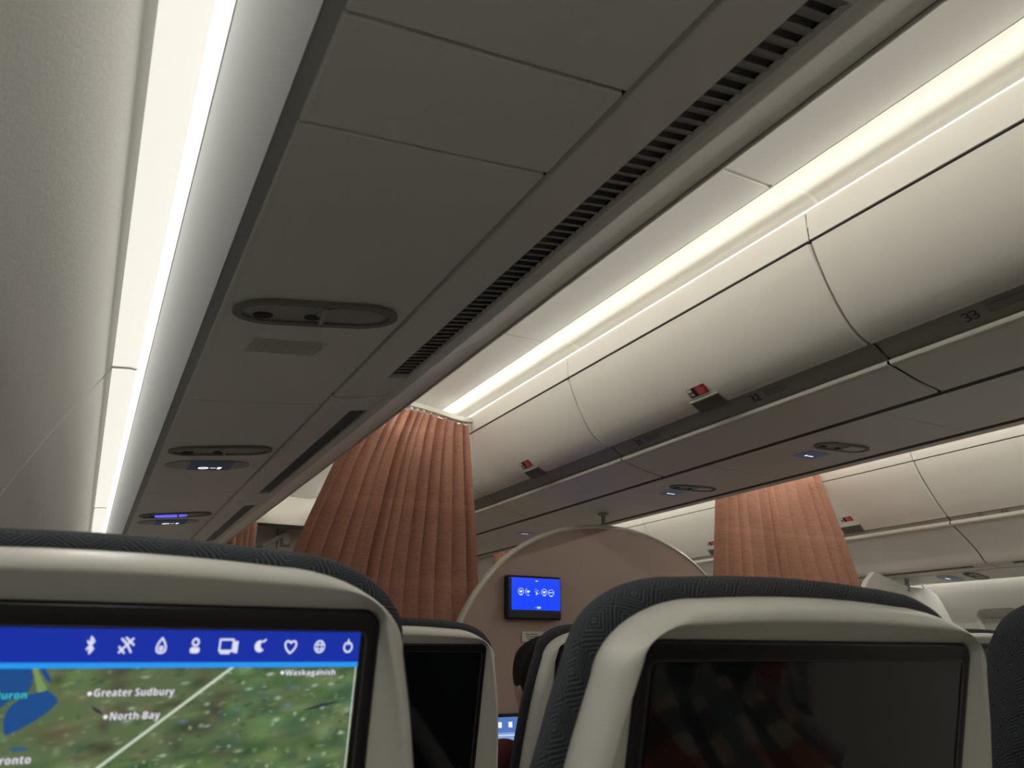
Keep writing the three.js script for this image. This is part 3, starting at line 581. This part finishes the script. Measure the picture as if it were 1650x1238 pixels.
const rr = (hw, t0, t1, r) => { const p = []; for (const [cx, cy, a0] of [[hw - r, t0 + r, -90], [hw - r, t1 - r, 0], [-hw + r, t1 - r, 90], [-hw + r, t0 + r, 180]]) for (let i = 0; i <= 6; i++) { const a = THREE.MathUtils.degToRad(a0 + 15 * i); p.push([cx + r * Math.cos(a), cy + r * Math.sin(a)]); } return p; };
function aperture(inset, top, bot, r) { // rounded rectangle with the same point layout as outline()
  const hw = 0.1715 - inset, P = [], n = 12, tc = top - r;
  for (let i = 0; i <= 16; i++) P.push([-hw, bot + (tc - bot) * (i / 16)]);
  for (let i = 1; i <= n; i++) { const a = (Math.PI / 2) * i / n; P.push([-hw + r * (1 - Math.cos(a)), tc + r * Math.sin(a)]); }
  for (let i = 1; i < 8; i++) P.push([-hw + r + 2 * (hw - r) * i / 8, top]);
  for (let i = n; i >= 1; i--) { const a = (Math.PI / 2) * i / n; P.push([hw - r * (1 - Math.cos(a)), tc + r * Math.sin(a)]); }
  for (let i = 16; i >= 0; i--) P.push([hw, bot + (tc - bot) * (i / 16)]);
  for (let i = 1; i < 8; i++) P.push([hw * (1 - 2 * i / 8), bot]);
  return P;
}
const GT = TOP - 0.0235, GB = GT - 0.235;      // glass top and bottom
function tiltG(g, back) { g.rotateX(back); g.translate(0, 0.45, 0); return g; }
const geoCache = {};
function seatGeo(back) {
  const key = back.toFixed(3); if (geoCache[key]) return geoCache[key];
  const G = {};
  const O = (grow, dt = 0, k = 1) => outline(grow, TOP + dt, 0.02, 0.085 * k, 0.052 * k);
  G.shell = loft([ring(O(-0.002, -0.002), -0.040), ring(O(0.001, 0), -0.026), ring(O(0.001, 0), -0.012), ring(O(0, -0.0005), -0.002), ring(O(-0.002, -0.002, 0.92), 0.005), ring(O(-0.005, -0.005, 0.76), 0.0085), ring(O(-0.0085, -0.0085, 0.58), 0.0105), ring(O(-0.0105, -0.011, 0.44), 0.010), ring(O(-0.0115, -0.013, 0.34), 0.008), ring(aperture(-0.0005, GT + 0.0005, GB - 0.002, 0.012), -0.001)]);
  G.cushion = loft([ring(O(-0.003, -0.003), -0.022), ring(O(0.006, 0.003), -0.0235), ring(O(0.0105, 0.007), -0.028), ring(O(0.0115, 0.0095), -0.037), ring(O(0.005, 0.0095), -0.052), ring(O(-0.004, 0.0065), -0.067), ring(O(-0.015, -0.002), -0.083), ring(O(-0.032, -0.018), -0.096), ring(O(-0.07, -0.06), -0.102)], { capEnd: true });
  const ap = aperture(0, GT, GB, 0.012);
  G.frame = loft([ring(ap, -0.012), ring(ap, 0.0005), ring(aperture(0.002, GT - 0.002, GB + 0.002, 0.010), 0.002), ring(aperture(0.0085, GT - 0.0128, GB + 0.012, 0.006), 0.002), ring(aperture(0.009, GT - 0.0132, GB + 0.0125, 0.006), 0.0005)], { capEnd: true });
  G.edge = loft([ring(aperture(0.0082, GT - 0.0124, GB + 0.0115, 0.006), 0.0021), ring(aperture(0.0088, GT - 0.0130, GB + 0.0122, 0.006), 0.0024), ring(aperture(0.0094, GT - 0.0136, GB + 0.0128, 0.006), 0.0008)]);
  const gp = new THREE.PlaneGeometry(0.318, 0.206); gp.translate(0, GT - 0.0136 - 0.103, 0.0014); G.glass = gp;
  const tray = new RoundedBoxGeometry(0.40, 0.20, 0.022, 3, 0.009); tray.translate(0, 0.30, 0.018); G.tray = tray;
  const pocket = new RoundedBoxGeometry(0.40, 0.16, 0.018, 3, 0.008); pocket.translate(0, 0.10, 0.016); G.pocket = pocket;
  for (const k in G) tiltG(G[k], back);
  const pan = new RoundedBoxGeometry(0.41, 0.13, 0.50, 4, 0.05); pan.translate(0, 0.415, -0.27); G.pan = pan;
  const foot = []; for (const x of [-0.2, 0.2]) { const a = new RoundedBoxGeometry(0.03, 0.36, 0.04, 2, 0.01); a.translate(x, 0.18, -0.10); const b = new RoundedBoxGeometry(0.03, 0.36, 0.04, 2, 0.01); b.translate(x, 0.18, -0.40); foot.push(a, b); }
  G.legs = foot;
  const arms = []; for (const x of [-0.2225, 0.2225]) { const a = new RoundedBoxGeometry(0.042, 0.045, 0.40, 3, 0.018); a.translate(x, 0.63, -0.24); const b = new RoundedBoxGeometry(0.03, 0.22, 0.06, 2, 0.012); b.translate(x, 0.52, -0.03); arms.push(merge([a, b])); }
  G.arms = arms;
  return (geoCache[key] = G);
}
// D = distance of the screen plane at eye height; lift = height difference of the back
function seat(X, D, label, { back = BACK, lift = 0, map = null, group } = {}) {
  const G = seatGeo(back);
  // the shell's face passes depth D at Y = 0.03
  const hinge = D + Math.tan(back) * (CY + 0.03 - 0.45);
  const t = thing('aircraft_seat', label, 'seat', V(X, -CY, hinge), group);
  const add = (n, g, m, p = t, l) => { const q = new THREE.Mesh(g, m); q.name = n; q.castShadow = q.receiveShadow = true; if (l) q.userData.label = l; p.add(q); return q; };
  const up = add('back_shell', G.shell, M.shell); up.position.y = lift;
  const cu = add('headrest_cover', G.cushion, M.fabric); cu.position.y = lift * 0.5;
  const fr = add('monitor_frame', G.frame, M.black, up);
  add('monitor_edge', G.edge, M.glassEdge, up);
  add('screen', G.glass, map || M.glass, up, map ? 'lit screen showing a blue icon bar above a satellite map' : undefined);
  add('tray_table', G.tray, M.shell, up); add('literature_pocket', G.pocket, M.shell, up);
  add('seat_cushion', G.pan, M.fabric);
  G.legs.forEach((g) => add('leg', g, M.grey)); G.arms.forEach((g) => add('armrest', g, M.grey));
  return t;
}
// moving-map screen
const map = canvas(2048, 1327, (x, w0, h0) => {
  const w = 1536, h = 995; x.scale(w0 / w, w0 / w);
  x.fillStyle = '#5d6f4a'; x.fillRect(0, 0, w, h);
  let s = 991; const r = () => { s = (s * 16807) % 2147483647; return s / 2147483647; };
  const blob = (cx, cy, rx, ry, col, a) => { const g = x.createRadialGradient(0, 0, 0, 0, 0, 1); g.addColorStop(0, `rgba(${col},${a})`); g.addColorStop(1, `rgba(${col},0)`); x.save(); x.translate(cx, cy); x.rotate(-0.35 + 0.3 * r()); x.scale(rx, ry); x.fillStyle = g; x.beginPath(); x.arc(0, 0, 1, 0, 7); x.fill(); x.restore(); };
  for (let i = 0; i < 900; i++) { const cx = r() * w, cy = r() * h, brown = cx > 640 && cx < 1180 && cy < 330; blob(cx, cy, 20 + r() * 60, 10 + r() * 28, brown && r() < 0.62 ? ['70,62,50', '122,108,84', '92,84,62', '58,58,44'][Math.floor(r() * 4)] : ['64,100,52', '104,140,84', '46,76,46', '138,158,116', '56,92,72', '120,134,86'][Math.floor(r() * 6)], 0.62); }
  for (let i = 0; i < 3000; i++) blob(r() * w, r() * h, 3 + r() * 15, 1.5 + r() * 6, ['170,184,150', '36,58,36', '150,150,124', '84,122,62', '66,90,104', '112,100,76'][Math.floor(r() * 6)], 0.5);
  for (let i = 0; i < 200; i++) blob(900 + r() * 636, 100 + r() * 840, 4 + r() * 16, 2 + r() * 7, ['206,214,208', '108,128,182', '190,200,184', '214,220,206'][Math.floor(r() * 4)], 0.75);
  x.translate(-346, -95); x.scale(1.2017, 1.19);
  const poly = (col, pts) => { x.fillStyle = col; x.beginPath(); pts.forEach((p, i) => (i ? x.quadraticCurveTo(...p) : x.moveTo(...p))); x.closePath(); x.fill(); };
  poly('#1d4f8f', [[700, 160], [800, 150, 848, 166], [862, 200, 846, 214], [820, 225, 800, 250], [740, 270, 690, 262]]);
  poly('#1d4f8f', [[862, 160], [884, 170, 890, 196], [874, 190, 862, 160]]);
  poly('#1d4f8f', [[826, 236], [850, 214, 884, 210], [910, 226, 908, 236], [890, 262, 860, 280], [836, 296, 822, 300], [806, 262, 826, 236]]);
  poly('#2a3440', [[975, 246], [990, 250, 1000, 262], [985, 262, 975, 246]]); poly('#2a3440', [[1440, 268], [1480, 250, 1530, 248], [1490, 262, 1440, 268]]);
  poly('#30608a', [[832, 326], [852, 320, 872, 328], [850, 338, 832, 326]]);
  poly('#7f9f5a', [[846, 160], [858, 180, 866, 214], [880, 214, 884, 208], [866, 184, 858, 160]]);
  x.strokeStyle = '#b9cbb0'; x.lineWidth = 7; x.beginPath(); x.moveTo(1266, 160); x.lineTo(1002, 379); x.lineTo(620, 700); x.stroke(); x.strokeStyle = '#dbe6d4'; x.lineWidth = 3; x.stroke();
  x.strokeStyle = 'rgba(235,240,235,0.8)'; x.lineWidth = 3; x.beginPath(); x.moveTo(1562, 100); x.lineTo(1562, 1200); x.stroke();
  x.lineJoin = 'round';
  const txt = (st, px, cx, cy, wd, col = '#f4f2f6', dot = true) => { x.font = `bold ${px}px sans-serif`; const m = x.measureText(st).width; x.save(); x.translate(cx, cy); x.scale(wd / m, 1); x.strokeStyle = 'rgba(40,36,60,0.6)'; x.lineWidth = 3; x.strokeText(st, 0, 0); x.fillStyle = col; x.fillText(st, 0, 0); x.restore(); if (dot) { x.fillStyle = '#fff'; x.beginPath(); x.arc(cx - 7, cy - px * 0.33, 4.5, 0, 7); x.fill(); } };
  txt('Greater Sudbury', 22, 974, 226, 166); txt('North Bay', 22, 1013, 276, 104); txt('Waskaganish', 18, 1386, 184, 126);
  txt('Huron', 21, 786, 226, 64, '#39d3e8', false); txt('Toronto', 22, 795, 358, 84);
  x.fillStyle = '#1230ad'; x.fillRect(200, 0, 1600, 154); x.fillStyle = '#23a1ff'; x.fillRect(200, 153, 1600, 12);
  x.strokeStyle = x.fillStyle = '#eef0ff'; x.lineCap = 'round';
  const icon = (cx, f) => { x.save(); x.translate(cx, 116); x.scale(0.36, 0.42); x.lineWidth = 12; f(); x.restore(); };
  const p = (...pts) => { x.beginPath(); pts.forEach(([a, b], i) => (i ? x.lineTo(a, b) : x.moveTo(a, b))); x.stroke(); };
  icon(952, () => p([-17, -20], [17, 18], [0, 40], [0, -42], [17, -20], [-17, 20]));                                       // bluetooth
  icon(1024, () => { p([-36, 36], [34, -36]); p([-30, -34], [4, -6], [30, 34]); p([-38, 8], [-8, 38]); p([-6, -40], [40, -4]); });   // aeroplane
  icon(1097, () => { x.beginPath(); x.moveTo(0, -40); x.quadraticCurveTo(38, 5, 22, 30); x.quadraticCurveTo(0, 46, -22, 30); x.quadraticCurveTo(-38, 5, 0, -40); x.stroke(); x.beginPath(); x.arc(0, 14, 9, 0, 7); x.stroke(); });
  icon(1170, () => { x.beginPath(); x.arc(0, -20, 18, 0, 7); x.stroke(); x.beginPath(); x.roundRect(-30, 6, 60, 34, 14); x.fill(); });
  icon(1244, () => { x.strokeRect(-54, -36, 84, 62); x.fillRect(36, -28, 26, 66); p([-44, 38], [10, 38]); });
  icon(1317, () => { x.beginPath(); x.arc(0, 0, 34, 0.6, 5.2); x.quadraticCurveTo(-14, 4, 28, 19); x.closePath(); x.fill(); p([20, -26], [34, -36]); });
  icon(1391, () => { x.beginPath(); x.moveTo(0, 38); x.bezierCurveTo(-62, -2, -34, -52, 0, -20); x.bezierCurveTo(34, -52, 62, -2, 0, 38); x.stroke(); });
  icon(1463, () => { x.lineWidth = 8; x.beginPath(); x.arc(0, 0, 34, 0, 7); x.stroke(); x.beginPath(); x.ellipse(0, 0, 15, 34, 0, 0, 7); x.stroke(); p([-32, -11], [32, -11]); p([-32, 13], [32, 13]); });
  icon(1536, () => { x.beginPath(); x.arc(0, 2, 28, -1.1, 4.25); x.stroke(); p([0, -40], [0, -16]); });
});
M.map = std(lin(0.01, 0.01, 0.012), 0.12, { emissive: 0xffffff, emissiveMap: tex(map), emissiveIntensity: 0.62 });
const deg = THREE.MathUtils.degToRad;
const SX = { A: 0.0, B: 0.490, C: 0.987, D: 1.72, E: 2.23, F: 2.74 };
seat(SX.A, 0.502, 'near left seat back with grey shell and lit moving map screen', { back: deg(9), map: M.map, group: 'economy seats' });
seat(SX.B, 0.415, 'near middle seat back with grey shell and dark glossy screen reflecting a blanket', { back: deg(16), group: 'economy seats' });
seat(1.063, 0.452, 'near aisle seat at the right frame edge, only its patterned side showing', { back: deg(14), group: 'economy seats' });
const D2 = 1.36;
seat(0.01, D2, 'second-row window seat hidden behind the map seat', { group: 'economy seats' });
seat(0.503, D2, 'second-row seat back with dark screen, just right of the map seat', { group: 'economy seats' });
seat(1.012, D2 + 0.02, 'second-row aisle seat with patterned edge, a dark-haired passenger beside it', { group: 'economy seats' });
seat(SX.D, D2, 'second-row centre block seat at the near aisle, hidden behind the middle seat', { group: 'economy seats' });
seat(SX.E, D2, 'second-row middle seat of the centre block, sliver visible at right', { back: deg(5), group: 'economy seats' });
seat(SX.F, D2, 'second-row far seat of the centre block, behind the right frame edge', { group: 'economy seats' });
seat(SX.C, -0.60, 'aisle seat beside the phone, behind the camera', { group: 'economy seats' });
areaLight('map_screen_lamp', lin(0.5, 0.62, 0.85), 0.25, 0.30, 0.19, [SX.A, -0.08, 0.475], [0, -0.15, 1]);

// ------------------------------------------------------------------ passengers
function field(bones, cell, k = 0.03) { // smooth union of tapered capsules -> geometry (design coordinates relative to own origin)
  const lo = new THREE.Vector3(1e9, 1e9, 1e9), hi = new THREE.Vector3(-1e9, -1e9, -1e9);
  for (const [a, b, ra, rb] of bones) for (const [p, q] of [[a, ra], [b, rb]]) { lo.min(new THREE.Vector3(...p).subScalar(q + 0.04)); hi.max(new THREE.Vector3(...p).addScalar(q + 0.04)); }
  const c = lo.clone().add(hi).multiplyScalar(0.5), half = Math.max(hi.x - lo.x, hi.y - lo.y, hi.z - lo.z) / 2, res = Math.min(120, Math.ceil(2 * half / cell));
  const mc = new MarchingCubes(res, new THREE.MeshBasicMaterial(), false, false, 400000); mc.isolation = 0; mc.reset();
  const p = new THREE.Vector3(), A = new THREE.Vector3(), B = new THREE.Vector3();
  for (let z = 0; z < res; z++) for (let y = 0; y < res; y++) for (let x = 0; x < res; x++) {
    p.set(((x - res / 2) / (res / 2)) * half + c.x, ((y - res / 2) / (res / 2)) * half + c.y, ((z - res / 2) / (res / 2)) * half + c.z);
    let acc = 0, dmin = 1e9;
    for (const [a, b, ra, rb, sq = 1] of bones) {
      A.set(...a); B.set(...b); const ab = B.clone().sub(A), ap = p.clone().sub(A); const t = Math.max(0, Math.min(1, ap.dot(ab) / Math.max(1e-9, ab.lengthSq())));
      const q = ap.sub(ab.multiplyScalar(t)); q.z /= sq; const d = q.length() - (ra + (rb - ra) * t);
      acc += Math.exp(-d / k * 3); dmin = Math.min(dmin, d);
    }
    mc.field[x + y * res + z * res * res] = acc > 1e-30 && isFinite(acc) ? (Math.log(acc) * k / 3) : -dmin;
  }
  mc.update();
  const n = mc.count, g = new THREE.BufferGeometry(), pa = mc.positionArray.slice(0, n * 3), na = mc.normalArray.slice(0, n * 3);
  for (let i = 0; i < n; i++) { pa[i * 3] = pa[i * 3] * half + c.x; pa[i * 3 + 1] = pa[i * 3 + 1] * half + c.y; pa[i * 3 + 2] = pa[i * 3 + 2] * half + c.z; }
  g.setAttribute('position', new THREE.BufferAttribute(pa, 3)); g.setAttribute('normal', new THREE.BufferAttribute(na, 3));
  const q = mergeVertices((() => { const h = g.clone(); h.deleteAttribute('normal'); return h; })(), 1e-5); q.computeVertexNormals();
  const uv = new Float32Array(q.attributes.position.count * 2); q.setAttribute('uv', new THREE.BufferAttribute(uv, 2)); return q;
}
// person sitting, facing -z; origin on the floor under the hips
function person(origin, label, { lean = 0, shirt, hunch = 0 }) {
  const L = lean, t = thing('person', label, 'person', origin);
  const hx = 0.14 * L, hy = -0.005;                        // head shift
  const body = [
    [[0, 0.55, 0], [0.02 * L, 0.75, -0.01], 0.135, 0.13], [[0.02 * L, 0.75, -0.01], [0.05 * L, 0.92, 0.0], 0.135, 0.125], [[-0.12 + 0.06 * L, 0.965, 0], [0.12 + 0.06 * L, 0.955, 0], 0.065, 0.065],
    [[0.07 * L, 0.98, 0], [0.10 * L + hx * 0.3, 1.06, -0.01], 0.055, 0.05],
    ...[-1, 1].flatMap((s) => [[[s * 0.16 + 0.05 * L - (s < 0 ? hunch * 0.6 : 0), 0.94 + hunch, 0], [s * 0.22 - (s < 0 ? hunch : 0), 0.70, -0.06], 0.058, 0.043], [[s * 0.22, 0.70, -0.06], [s * 0.13, 0.63, -0.27], 0.042, 0.030],
      [[s * 0.10, 0.54, 0], [s * 0.12, 0.53, -0.42], 0.085, 0.062], [[s * 0.12, 0.53, -0.42], [s * 0.12, 0.10, -0.46], 0.058, 0.042], [[s * 0.12, 0.06, -0.44], [s * 0.13, 0.04, -0.62], 0.045, 0.035]])];
  const bm = new THREE.Mesh(field(body, 0.013), shirt); bm.name = 'clothed_body'; t.add(bm);
  const c = [0.13 * L + hx, 1.135 + hy, -0.02];
  const at = (x, y, z) => [c[0] + x, c[1] + y, c[2] + z];
  const head = [[at(0, 0.03, 0.015), at(0, 0.02, -0.02), 0.084, 0.080], [at(0, -0.04, -0.03), at(0, -0.075, -0.055), 0.060, 0.038], [[0.09 * L + hx * 0.3, 1.03, -0.01], at(0, -0.06, 0.0), 0.047, 0.050],
    [at(0, 0.0, -0.10), at(0, -0.022, -0.112), 0.008, 0.012], [at(-0.02, -0.055, -0.092), at(0.02, -0.055, -0.092), 0.006, 0.006],
    ...[-1, 1].map((s) => [at(s * 0.080, 0.012, 0.0), at(s * 0.084, -0.03, 0.005), 0.014, 0.010]), ...[-1, 1].map((s) => [at(s * 0.03, 0.012, -0.087), at(s * 0.034, 0.012, -0.087), 0.012, 0.012])];
  const hm = new THREE.Mesh(field(head, 0.006, 0.015), M.skin); hm.name = 'head'; t.add(hm);
  const hair = [[at(0, 0.045, 0.025), at(0, 0.05, -0.02), 0.094, 0.084], [at(0, -0.01, 0.05), at(0, 0.03, 0.04), 0.070, 0.085], [at(-0.03, 0.08, -0.06), at(0.03, 0.08, -0.06), 0.030, 0.030]];
  const hr = new THREE.Mesh(field(hair, 0.008, 0.02), M.hair); hr.name = 'hair'; t.add(hr);
  const hands = []; for (const s of [-1, 1]) {
    const w = [s * 0.12, 0.625, -0.29]; const b = [[w, [s * 0.10, 0.62, -0.36], 0.028, 0.030]];
    for (let i = 0; i < 4; i++) { const fx = s * (0.075 + 0.018 * i), l = [0.055, 0.066, 0.062, 0.048][i]; b.push([[fx, 0.622, -0.36], [fx, 0.622, -0.36 - l * 0.5], 0.0088, 0.0082], [[fx, 0.622, -0.36 - l * 0.5], [fx, 0.606, -0.36 - l], 0.0082, 0.0072]); }
    b.push([[s * 0.085, 0.622, -0.315], [s * 0.055, 0.618, -0.345], 0.011, 0.0095], [[s * 0.055, 0.618, -0.345], [s * 0.050, 0.612, -0.375], 0.0095, 0.008]);
    hands.push(field(b, 0.0045, 0.006));
  }
  const hnd = new THREE.Mesh(merge(hands), M.skin); hnd.name = 'hands'; t.add(hnd); shade(t); return t;
}
person(V(1.03, -CY - 0.115, D2 + 0.22), 'dark-haired passenger in a maroon top leaning left in second-row aisle seat', { lean: -0.25, shirt: M.maroon, hunch: 0.055 });
person(V(SX.C + 0.02, -CY - 0.02, -0.40), 'passenger beside the phone under a plaid blanket, seen only mirrored', { lean: 0, shirt: M.trousers });
{ // blanket over the lap and chest of that passenger
  const nu = 60, nv = 60, pos = [], uv = [], idx = [];
  for (let j = 0; j <= nv; j++) for (let i = 0; i <= nu; i++) {
    const u = i / nu - 0.5, v = j / nv, a = Math.abs(u) * 2;
    let y, z;
    if (v < 0.4) { y = 1.0 - v / 0.4 * 0.30; z = -0.20 - v / 0.4 * 0.06; } else if (v < 0.8) { const k = (v - 0.4) / 0.4; y = 0.70 - 0.05 * Math.sin(k * Math.PI); z = -0.26 - 0.36 * k; } else { const k = (v - 0.8) / 0.2; y = 0.70 - 0.28 * k; z = -0.62 - 0.03 * k; }
    const fold = 0.018 * Math.sin(u * 34 + v * 5) + 0.012 * Math.sin(u * 15 - v * 11);
    const drop = v < 0.4 ? 0.07 * a * a : 0.16 * Math.pow(a, 3);
    pos.push(u * 0.62, y - (v < 0.4 ? 0.02 * a : drop) + (v > 0.4 ? fold : 0), z + (v < 0.4 ? drop + fold : 0) + (v > 0.8 ? fold : 0)); uv.push(u * 0.75, v * 1.0);
  }
  for (let j = 0; j < nv; j++) for (let i = 0; i < nu; i++) { const a = j * (nu + 1) + i, b = a + 1, c = a + nu + 1, d = c + 1; idx.push(a, b, c, b, d, c); }
  const g = new THREE.BufferGeometry(); g.setAttribute('position', new THREE.Float32BufferAttribute(pos, 3)); g.setAttribute('uv', new THREE.Float32BufferAttribute(uv, 2)); g.setIndex(idx); g.computeVertexNormals();
  const t = thing('blanket', 'cream, red and dark green plaid blanket mirrored in the dark middle screen', 'blanket', V(SX.C + 0.02, -CY - 0.0, -0.40));
  const m = new THREE.Mesh(g, M.plaid); m.name = 'cloth'; t.add(m); shade(t);
}
{ // fold-out personal screen of the front-row passenger
  const t = thing('personal_monitor', 'lit fold-out screen in front of the maroon passenger', 'monitor', V(1.02, -CY, 1.98));
  const b = new RoundedBoxGeometry(0.29, 0.18, 0.014, 3, 0.006); b.rotateX(-0.12); let p = V(1.04, -0.232, 1.98); b.translate(p.x, p.y, p.z); part('casing', b, M.black, t);
  const c = canvas(512, 300, (x, w, h) => { x.fillStyle = '#7f9fd6'; x.fillRect(0, 0, w, h); x.fillStyle = '#4e76bd'; x.fillRect(0, 0, w, 70); x.fillStyle = '#f2f6ff'; for (let i = 0; i < 8; i++) { x.fillRect(30 + i * 60, 22, 22, 26); } x.fillStyle = '#c9dcf5'; x.fillRect(0, 80, w, 6); });
  const s = new THREE.PlaneGeometry(0.272, 0.160); s.translate(0, 0, 0.0076); s.rotateX(-0.12); s.translate(p.x, p.y, p.z); part('screen', s, std(lin(0.02, 0.02, 0.02), 0.2, { emissive: 0xffffff, emissiveMap: tex(c), emissiveIntensity: 0.7 }), t);
  const a = new THREE.CylinderGeometry(0.014, 0.014, 0.55, 12); p = V(1.04, -0.58, 1.995); a.translate(p.x, p.y, p.z); part('arm', a, M.grey, t);
  const ft = new RoundedBoxGeometry(0.06, 0.25, 0.06, 2, 0.01); p = V(1.04, -0.975, 1.995); ft.translate(p.x, p.y, p.z); part('stand', ft, M.grey, t);
}
scene.traverse((o) => { if (o.isMesh) { o.castShadow = true; o.receiveShadow = true; } });
renderer.render(scene, camera);
